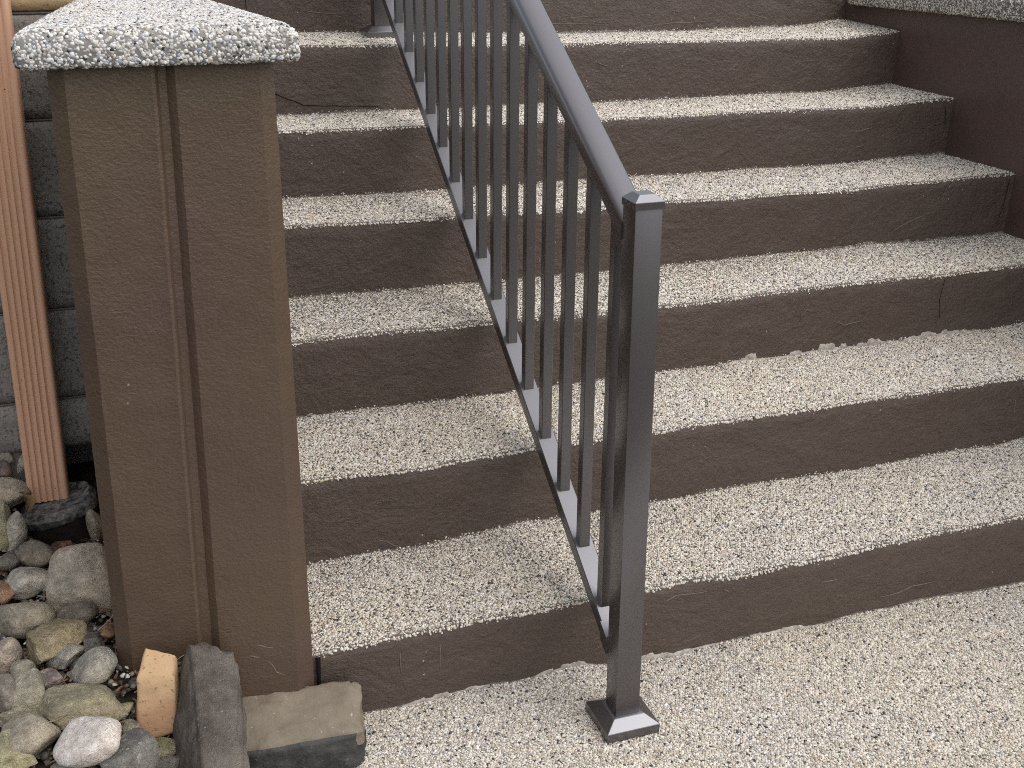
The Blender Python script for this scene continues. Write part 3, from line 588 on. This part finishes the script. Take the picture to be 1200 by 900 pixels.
# ------------------------------------------------------------------ downspout
ds = thing('downspout', 'salmon coloured fluted metal downspout running down the block wall into a black boot', 'downspout', (-1.222, .9, .3))
md = Mat('salmon_paint', .42, .4); c = md.mix(md.noise(4, 3), (.54, .315, .20), (.60, .355, .235)); c = md.mix(md.ramp(md.noise(30, 4, .7, md.map((1, 1, .15))), [(.62, 0.), (.74, .35)]), c, (.25, .14, .10)); c = md.mix(md.ramp(md.voro(22), [(.03, .9), (.05, 0.)]), c, (.06, .04, .035)); md.color(c); md.bump(md.noise(60, 3), .0006, .3); M_SAL = md.m
def spout_ring(z, g=0.0):
    t = (1.285 - z); xr = -1.158 - .0245 * t; xl = xr - .0795; w = xr - xl; y0 = .868 - g; y1 = .94
    pts = [(xl - g, y1), (xl - g, y0 + .006), (xl - g + .003, y0 + .001), (xl + .006, y0)]
    for i in range(5):
        c0 = xl + .0155 + i * .0121
        pts += [(c0 - .0042, y0), (c0 - .0022, y0 + .0030), (c0 + .0012, y0 + .0034), (c0 + .0036, y0 + .0004)]
    pts += [(xr - .006, y0), (xr + g - .003, y0 + .001), (xr + g, y0 + .006), (xr + g, y1)]
    return [(x, y, z) for x, y in pts]
auto(bmobj('pipe', loft_bm([spout_ring(z) for z in np.linspace(.285, 2.4, 14)]), M_SAL, ds), 50)
# rubber boot
mb = Mat('black_rubber', .65, .35); c = mb.mix(mb.ramp(mb.noise(26, 5, .7), [(.42, 0.), (.7, 1.)]), (.018, .012, .012), (.05, .035, .033)); mb.color(c); mb.bump(mb.noise(60, 4), .004, .6); M_RUB = mb.m
mr = Mat('dusty_rim', .85, .2); mr.color(mr.mix(mr.ramp(mr.noise(70, 4, .7), [(.38, 0.), (.66, 1.)]), (.035, .034, .032), (.20, .195, .185))); mr.bump(mr.noise(90, 4), .004, .8); M_RIM = mr.m
def oval(cx, cy, rx, ry, z, slope=0, n=28, seed=0, amp=.004):
    out = []
    for i in range(n):
        a = 2 * math.pi * i / n; x = cx + rx * math.copysign(abs(math.cos(a)) ** .7, math.cos(a)); y = cy + ry * math.copysign(abs(math.sin(a)) ** .7, math.sin(a)); out.append((x, y, z + slope * (x - cx)))
    P = np.array(out); P += amp * np.stack([vnoise(P, 20, seed), vnoise(P, 20, seed + 1), vnoise(P, 20, seed + 2)], 1); return P
bx, by = -1.205, .868
auto(bmobj('boot', loft_bm([oval(bx + .006, by + .006, .062, .055, .16, .0, seed=1), oval(bx + .004, by, .064, .060, .22, .06, seed=2), oval(bx, by, .068, .066, .256, .16, seed=3)], True), M_RUB, ds), 40)
auto(bmobj('boot_rim', loft_bm([oval(bx, by, .069, .067, .2565, .16, seed=3), oval(bx, by, .076, .074, .264, .18, seed=5, amp=.006), oval(bx, by - .002, .077, .074, .278, .20, seed=6, amp=.007), oval(bx, by, .066, .062, .288, .20, seed=7, amp=.006), oval(bx, by, .052, .045, .284, .14, seed=8)], True), M_RIM, ds), 50)

# ------------------------------------------------------------------ railing
RZ = lambda y: .579 * y + .0755          # top of the bottom rail
TZ = lambda y: .550 * y + .849           # underside of the top rail
RX = lambda y: -.2125 + .019 * (y - .8)
rl = thing('handrail', 'dark bronze metal handrail with square balusters running up the middle of the stairs', 'railing', (-.218, .152, 0))
def sweep(prof_, y0, y1, zf, name, parent, nseg=6, bend=None):
    rings = []
    for y in np.linspace(y0, y1, nseg): rings.append([(RX(y) + dx, y, zf(y) + dz) for dx, dz in prof_])
    return auto(bmobj(name, loft_bm(rings), M_METAL, parent), 40)
hw = .0200; th = .031
low = [(-hw, -th), (-hw, -.0015), (-hw + .0015, 0), (hw - .0015, 0), (hw, -.0015), (hw, -th), (hw - .003, -th), (hw - .003, -.004), (-hw + .003, -.004), (-hw + .003, -th)]
sweep(low, .176, 2.125, RZ, 'bottom_rail', rl)
top = [(-.0265, .0), (-.0265, .024)] + [(-.0265 + .0265 * (1 - math.cos(a)), .024 + .0150 * math.sin(a)) for a in np.linspace(.35, math.pi - .35, 12)] + [(.0265, .024), (.0265, .0), (.020, -.004), (-.020, -.004)]
sweep(top, .176, 2.125, TZ, 'top_rail', rl)
# sleeves at the rail ends
sl = [(-hw - .0025, -th - .003), (-hw - .0025, .0022), (hw + .0025, .0022), (hw + .0025, -th - .003)]
for a, b in ((.1765, .206), (2.086, 2.1155)):
    sweep(sl, a, b, lambda y: RZ(y), 'bracket', rl, 2)
    sweep([(-.021, -.0), (-.021, -.030), (.021, -.030), (.021, -.0)], a, b + (.012 if a < 1 else 0) - (0), lambda y: TZ(y) - .0045, 'bracket', rl, 2)
# balusters share one mesh shape family; each runs from rail to rail
hb = .0107
y0 = .347 + hb
for i in range(-1, 15):
    y = y0 + .1155 * i
    x = RX(y) - .0012
    rings = []
    for side in (0, 1):
        rr = []
        for dx, dy in ((-hb, -hb + .0012), (-hb + .0012, -hb), (hb - .0012, -hb), (hb, -hb + .0012), (hb, hb - .0012), (hb - .0012, hb), (-hb + .0012, hb), (-hb, hb - .0012)):
            rr.append((x + dx, y + dy, (RZ(y + dy) - .0025) if side == 0 else (TZ(y + dy) + .002)))
        rings.append(rr)
    auto(bmobj('baluster', loft_bm(rings), M_METAL, rl), 30)
def newel(bx, by, bz, tx, topz, side):
    base = box_bm((bx - .0005 - .0241, by - .0241, bz + .004), (bx - .0005 + .0241, by + .0241, topz - .004), .0022)
    for v in base.verts: v.co.x += (tx - bx) * (v.co.z - bz) / (topz - bz)
    post = bmobj('newel_post', base, M_METAL, rl); auto(post, 20)
    q = lambda h, z, ox=0: [(tx + ox + sx * h, by + sy * h, z) for sx, sy in ((-1, -1), (1, -1), (1, 1), (-1, 1))]
    bm = loft_bm([q(.0258, topz - .0125), q(.0262, topz - .0120), q(.0262, topz), q(.0140, topz + .0105)])
    bmesh.ops.bevel(bm, geom=bm.edges[:], offset=.0006, segments=1, affect='EDGES'); bmobj('post_cap', bm, M_METAL, post)
    qb = lambda h, z: [(bx + sx * h, by + sy * h, z) for sx, sy in ((-1, -1), (1, -1), (1, 1), (-1, 1))]
    bm = loft_bm([qb(.0535, bz + .0003), qb(.0537, bz + .0190), qb(.0310, bz + .0335), qb(.0265, bz + .0345)])
    bmesh.ops.bevel(bm, geom=[e for e in bm.edges], offset=.0008, segments=1, affect='EDGES'); bmobj('base_plate', bm, M_METAL, post)
    return post
newel(-.2175, .152, .001, -.2245, 1.0155, 1)
newel(-.181, 2.140, 1.082, -.183, 2.118, -1)

# ------------------------------------------------------------------ rock bed
def bedz(x, y): return (.235 + .05 * (y - .28) + .40 * np.maximum(0, y - .70) * np.clip((-1.26 - x) / .05, 0, 1)
    - .065 * np.clip((x + 1.12) / .05, 0, 1) * np.clip((.27 - y) / .05, 0, 1) - .07 * np.exp(-((x + 1.20) / .08) ** 2 - ((y - .84) / .10) ** 2))
bx_ = np.linspace(-3.6, -.79, 120); by_ = np.linspace(-1.2, 1.13, 90)
V = np.array([(x, y, float(bedz(x, y))) for y in by_ for x in bx_]); edge = np.clip((-.965 - V[:, 0]) / .05, 0, 1); edge[V[:, 1] > .29] = np.clip((-.80 - V[V[:, 1] > .29, 0]) / .02, 0, 1)
V[:, 2] = (V[:, 2] - .018 + .012 * vnoise(V, 12, 5, 3)) * edge * edge * (3 - 2 * edge) - .006
me_ = Mat('dark_soil', .95, .1); me_.color(me_.mix(me_.noise(60, 5, .7), (.018, .014, .011), (.075, .06, .048))); me_.bump(me_.noise(120, 4), .006, .8)
bed = mesh('rock_bed', V, grid_faces(90, 120), me_.m); bed['kind'] = 'structure'
# shell chips, twigs and mulch between the stones
n = 6500; X = rng.uniform(-1.75, -.985, n); Y = rng.uniform(-.35, .93, n); P = np.stack([X, Y, bedz(X, Y) - .012 + rng.uniform(-.004, .008, n)], 1)
palg = np.array([(.60, .58, .54), (.40, .37, .33), (.07, .05, .04), (.12, .085, .06), (.22, .19, .16)]); pg = np.array([.09, .09, .38, .26, .18])
o = pebbles('gravel', P, np.tile((0, 0, 1.), (n, 1)), rng.uniform(.002, .0065, n), None, pal=palg, pw=pg); 

def rock_mesh(name, dims, kind, seed, sub=4):
    r = np.random.default_rng(seed); bm = bmesh.new(); bmesh.ops.create_icosphere(bm, subdivisions=sub, radius=1.0)
    D = np.array([v.co[:] for v in bm.verts]); D /= np.linalg.norm(D, axis=1)[:, None]
    if kind == 'r':
        npl, pw_ = 9, 7.
        pn = r.normal(0, 1, (npl, 3)); pn /= np.linalg.norm(pn, axis=1)[:, None]; pd = r.uniform(.86, 1.05, npl)
    else:
        base = np.array([(0, 0, 1), (0, 0, -1), (1, 0, .12), (-1, .1, 0), (.1, 1, 0), (0, -1, .2)], float) + r.normal(0, .16, (6, 3)); ex = r.normal(0, 1, (5, 3))
        pn = np.vstack([base, ex]); pn /= np.linalg.norm(pn, axis=1)[:, None]; pd = np.concatenate([r.uniform(.66, .80, 6), r.uniform(.84, 1.0, 5)]); pw_ = 26.
    dt = np.clip(D @ pn.T, 0, None) / pd; inv = (np.sum(dt ** pw_, axis=1) + .70 ** pw_) ** (1 / pw_)
    rad = 1 / inv
    V = D * rad[:, None]; V /= np.abs(V).max(0) * .98
    amp = .05 if kind == 'r' else .07
    V *= (1 + amp * vnoise(D, 2.2, seed, 3) + .022 * vnoise(D, 8, seed + 5, 4))[:, None]
    V = V * np.array(dims)
    for v, c in zip(bm.verts, V): v.co = c
    me = bpy.data.meshes.new(name); bm.to_mesh(me); bm.free(); return me
for i, (label, kind, pos, dims, rot, rgb) in enumerate(STONES):
    rr = np.random.default_rng(500 + i)
    me = rock_mesh('river_stone', tuple(1.07 * q for q in dims), kind, 900 + i)
    o = link('river_stone', me, stone_mat('stone_%02d' % i, rgb, rr), None, pos)
    auto(o, 180 if kind == 'r' else 42)
    o.rotation_euler = (rr.uniform(-.12, .12), rr.uniform(-.12, .12), math.radians(rot))
    tag(o, label, 'stone', 'river stones in the bed by the pillar')
# filler cobbles (counted singly they are hardly visible): deeper layer of the bed
n = 800; X = rng.uniform(-1.75, -1.02, n); Y = rng.uniform(-.30, .92, n); P = np.stack([X, Y, bedz(X, Y) - .012], 1)
pebbles('gravel', P, np.tile((0, 0, 1.), (n, 1)), rng.uniform(.008, .019, n), None, pal=np.array([(.10, .095, .088), (.13, .125, .115), (.06, .055, .05), (.11, .095, .075)]), pw=np.array([.3, .3, .2, .2]))

# ------------------------------------------------------------------ edging stones
def hewn(name, label, cat, verts8, mat, seed, n=14, amp=.004, bev=.35):
    """rough hewn block through eight corners (bottom 4, top 4), faces broken up and edges worn"""
    c = np.array(verts8, float); V = []; F = []; key = {}
    def P(u, v, w):
        k = (round(u, 5), round(v, 5), round(w, 5))
        if k not in key:
            b = [(1 - u) * (1 - v), u * (1 - v), u * v, (1 - u) * v]; lo = sum(b[i] * c[i] for i in range(4)); hi = sum(b[i] * c[4 + i] for i in range(4))
            key[k] = len(V); V.append(lo * (1 - w) + hi * w)
        return key[k]
    L = np.linspace(0, 1, n)
    for a in range(n - 1):
        for b in range(n - 1):
            p, q, r, s = L[a], L[a + 1], L[b], L[b + 1]
            F.append((P(p, r, 1), P(q, r, 1), P(q, s, 1), P(p, s, 1))); F.append((P(p, r, 0), P(p, s, 0), P(q, s, 0), P(q, r, 0)))
            F.append((P(p, 0, r), P(q, 0, r), P(q, 0, s), P(p, 0, s))); F.append((P(p, 1, r), P(p, 1, s), P(q, 1, s), P(q, 1, r)))
            F.append((P(0, p, r), P(0, p, s), P(0, q, s), P(0, q, r))); F.append((P(1, p, r), P(1, q, r), P(1, q, s), P(1, p, s)))
    K = np.array(list(key.keys())); V = np.array(V); ctr = V.mean(0)
    ed = np.sort(np.minimum(K, 1 - K), axis=1); e2 = np.clip(1 - ed[:, 1] / .22, 0, 1) ** 4; V += (ctr - V) * (e2 * .10 * bev * 2)[:, None]
    Nd = V - ctr; Nd /= np.linalg.norm(Nd, axis=1)[:, None]
    V += Nd * (amp * (vnoise(V, 16, seed, 4) * 1.4 + .5 * vnoise(V, 60, seed + 3, 3)))[:, None]
    o = mesh(name, V - ctr, F, mat, None, tuple(ctr)); auto(o, 75); return tag(o, label, cat)
def layered(name, top, side, zsplit, seed):
    m = Mat(name, .85, .2); geo = m.N.new('ShaderNodeNewGeometry'); sp = m.N.new('ShaderNodeSeparateXYZ')
    return m, sp
mo = Mat('sandstone_top', .85, .2); c = mo.mix(mo.ramp(mo.noise(16, 5, .6), [(.3, 0.), (.7, 1.)]), (.15, .125, .092), (.225, .19, .145)); c = mo.mix(mo.ramp(mo.noise(9, 3), [(.55, 0.), (.75, .6)]), c, (.13, .11, .085)); c = mo.mix(mo.ramp(mo.noise(130, 3, .7), [(.66, 0.), (.72, .7)]), c, (.55, .52, .46)); mo.color(c); q_ = mo.bump(mo.noise(30, 5, .6), .005, .6); mo.bump(mo.noise(160, 4), .0015, .7, q_); M_SAND = mo.m
mo = Mat('dark_block_face', .85, .2); c = mo.mix(mo.ramp(mo.noise(20, 5, .65), [(.3, 0.), (.7, 1.)]), (.030, .031, .030), (.085, .085, .080)); c = mo.mix(mo.ramp(mo.noise(120, 3, .7), [(.64, 0.), (.70, .6)]), c, (.22, .22, .20)); mo.color(c); q_ = mo.bump(mo.noise(30, 5, .65), .010, .8); mo.bump(mo.noise(170, 4), .002, .7, q_); M_DARK = mo.m
mo = Mat('purple_slate', .85, .2); c = mo.mix(mo.ramp(mo.noise(12, 5, .65), [(.3, 0.), (.7, 1.)]), (.066, .055, .048), (.20, .175, .152)); c = mo.mix(mo.ramp(mo.noise(7, 3, .6, mo.map((3, 1, 1))), [(.5, 0.), (.72, .6)]), c, (.22, .185, .15)); c = mo.mix(mo.ramp(mo.noise(110, 3, .7), [(.66, 0.), (.72, .6)]), c, (.42, .40, .38)); mo.color(c); q_ = mo.bump(mo.noise(34, 6, .7, mo.map((1.6, .8, 1))), .016, .9); mo.bump(mo.noise(170, 4, .7), .003, .9, q_); M_SLATE = mo.m
mo = Mat('yellow_firebrick', .85, .2); c = mo.mix(mo.ramp(mo.noise(14, 4), [(.35, 0.), (.65, 1.)]), (.40, .26, .14), (.46, .32, .19)); c = mo.mix(mo.ramp(mo.noise(5, 2), [(.5, 0.), (.65, .7)]), c, (.38, .21, .12)); c = mo.mix(mo.ramp(mo.noise(150, 3, .7), [(.60, 0.), (.67, .85)]), c, (.15, .10, .06)); mo.color(c); q_ = mo.bump(mo.noise(60, 4), .003, .6); mo.bump(mo.noise(200, 3), .001, .6, q_); M_FIRE = mo.m
# sandstone block lying on the walkway against the pillar and first riser: pale top, dark front
o = hewn('edging_stone', 'squared sandstone block with pale tan top and dark front lying against the first riser', 'stone',
     [(-.955, .190, .001), (-.706, .182, .001), (-.692, .296, .001), (-.925, .312, .001), (-.955, .176, .092), (-.713, .172, .084), (-.697, .292, .122), (-.925, .300, .140)], M_SAND, 11, 30, .010, .55)
o.data.materials.append(M_DARK)
for i, p in enumerate(o.data.polygons):                    # dark material on front and lower right end, pale on top
    if i % 6 == 2 or (i % 6 == 5 and p.center.z < -.005): p.material_index = 1
hewn('edging_slab', 'tall purplish grey stone slab leaning upright beside the yellow brick piece', 'stone',
     [(-1.095, -.06, .0), (-.935, -.06, .0), (-.912, .262, .0), (-1.085, .262, .0), (-1.005, -.07, .222), (-.936, -.07, .205), (-.912, .250, .276), (-.992, .250, .306)], M_SLATE, 23, 30, .013, .5)
hewn('brick', 'broken yellow brick piece standing against the pillar beside the tall slab', 'brick',
     [(-1.090, .160, .165), (-1.028, .155, .172), (-1.010, .225, .165), (-1.096, .232, .160), (-1.080, .196, .270), (-1.020, .191, .258), (-1.011, .228, .280), (-1.060, .240, .300)], M_FIRE, 37, 18, .0035, .3)

# ------------------------------------------------------------------ leaf litter and broken stems between the stones
def litter(n):
    X = rng.uniform(-1.42, -.99, n); Y = rng.uniform(-.12, .90, n); Z = bedz(X, Y) + rng.uniform(-.010, .006, n); V = []; F = []; Cc = []
    cols = [(.20, .11, .07), (.12, .07, .05), (.30, .21, .13), (.55, .52, .47), (.09, .06, .045)]
    for x, y, z in zip(X, Y, Z):
        a = rng.uniform(0, 6.28); L = rng.uniform(.006, .022); w = rng.uniform(.0012, .005); ca, sa = math.cos(a), math.sin(a); tl = rng.uniform(-.4, .5); k = len(V); c = cols[rng.choice(5, p=[.3, .25, .2, .1, .15])]
        for t, hgt in ((-1, 0), (0, .35), (1, .05)):
            for s in (-1, 1): V.append((x + ca * t * L / 2 - sa * s * w / 2, y + sa * t * L / 2 + ca * s * w / 2, z + hgt * w + tl * t * L / 2)); Cc.append(c)
        F += [(k, k + 1, k + 3, k + 2), (k + 2, k + 3, k + 5, k + 4)]
    o = mesh('leaf_litter', V, F, M_PEB, None, None, False); ca = o.data.color_attributes.new('col', 'FLOAT_COLOR', 'POINT')
    ca.data.foreach_set('color', np.hstack([np.array(Cc), np.ones((len(Cc), 1))]).astype(np.float32).ravel()); o['kind'] = 'stuff'
litter(900)

# ------------------------------------------------------------------ dry leaves and twigs
ml = Mat('dry_leaf', .8, .2); ml.color(ml.mix(ml.noise(70, 4), (.16, .09, .045), (.34, .23, .12))); M_LEAF = ml.m
def leaf(pos, size, rot, label, fold=.5):
    V = []; F = []
    for i in range(9):
        t = i / 8; w = math.sin(math.pi * min(1, t * .95 + .04)) ** .8 * .34; zc = .22 * math.sin(t * 3.0) 
        for j, s in enumerate((-1, -.5, 0, .5, 1)): V.append((size * (t - .5), size * w * s, size * (zc + fold * w * s * s + .05 * math.sin(9 * t + 3 * s))))
        if i:
            for j in range(4): a = (i - 1) * 5 + j; F.append((a, a + 1, a + 6, a + 5))
    V += [(x, y, z - .0012) for x, y, z in V]; k = 45; F += [tuple(q + k for q in f[::-1]) for f in F]
    o = mesh('dry_leaf', V, F, M_LEAF, None, pos); o.rotation_euler = rot; return tag(o, label, 'leaf')
leaf((-1.266, .80, .325), .050, (.9, -.5, 1.9), 'curled tan dry leaf lying left of the downspout foot')
leaf((-1.152, .455, .262), .026, (.3, .3, .2), 'small dry leaf scrap beside the round plain grey stone', .3)
mt = Mat('twig', .8, .2); mt.color((.20, .16, .12)); M_TWIG = mt.m
def twig(a, b, r, label, sag=.01):
    a = Vector(a); b = Vector(b); d = (b - a).normalized(); s = d.cross(Vector((0, 0, 1))).normalized(); u = s.cross(d); rings = []; ctr = (a + b) / 2
    for i in range(8):
        t = i / 7; c = a.lerp(b, t) - ctr + Vector((0, 0, -sag * 4 * t * (1 - t))) + s * (.004 * math.sin(6 * t)); rings.append([c + (s * math.cos(q) + u * math.sin(q)) * r * (1 - .5 * t) for q in np.linspace(0, 2 * math.pi, 6)[:-1]])
    o = bmobj('twig', loft_bm(rings), M_TWIG, None, tuple(ctr), True); return tag(o, label, 'twig')
twig((-1.135, .335, .285), (-1.062, .39, .325), .0014, 'thin dry stem poking out by the small dark stone at the pillar edge', 0)
twig((-1.225, .135, .262), (-1.155, .17, .27), .0014, 'thin dry stem lying across the olive slab')
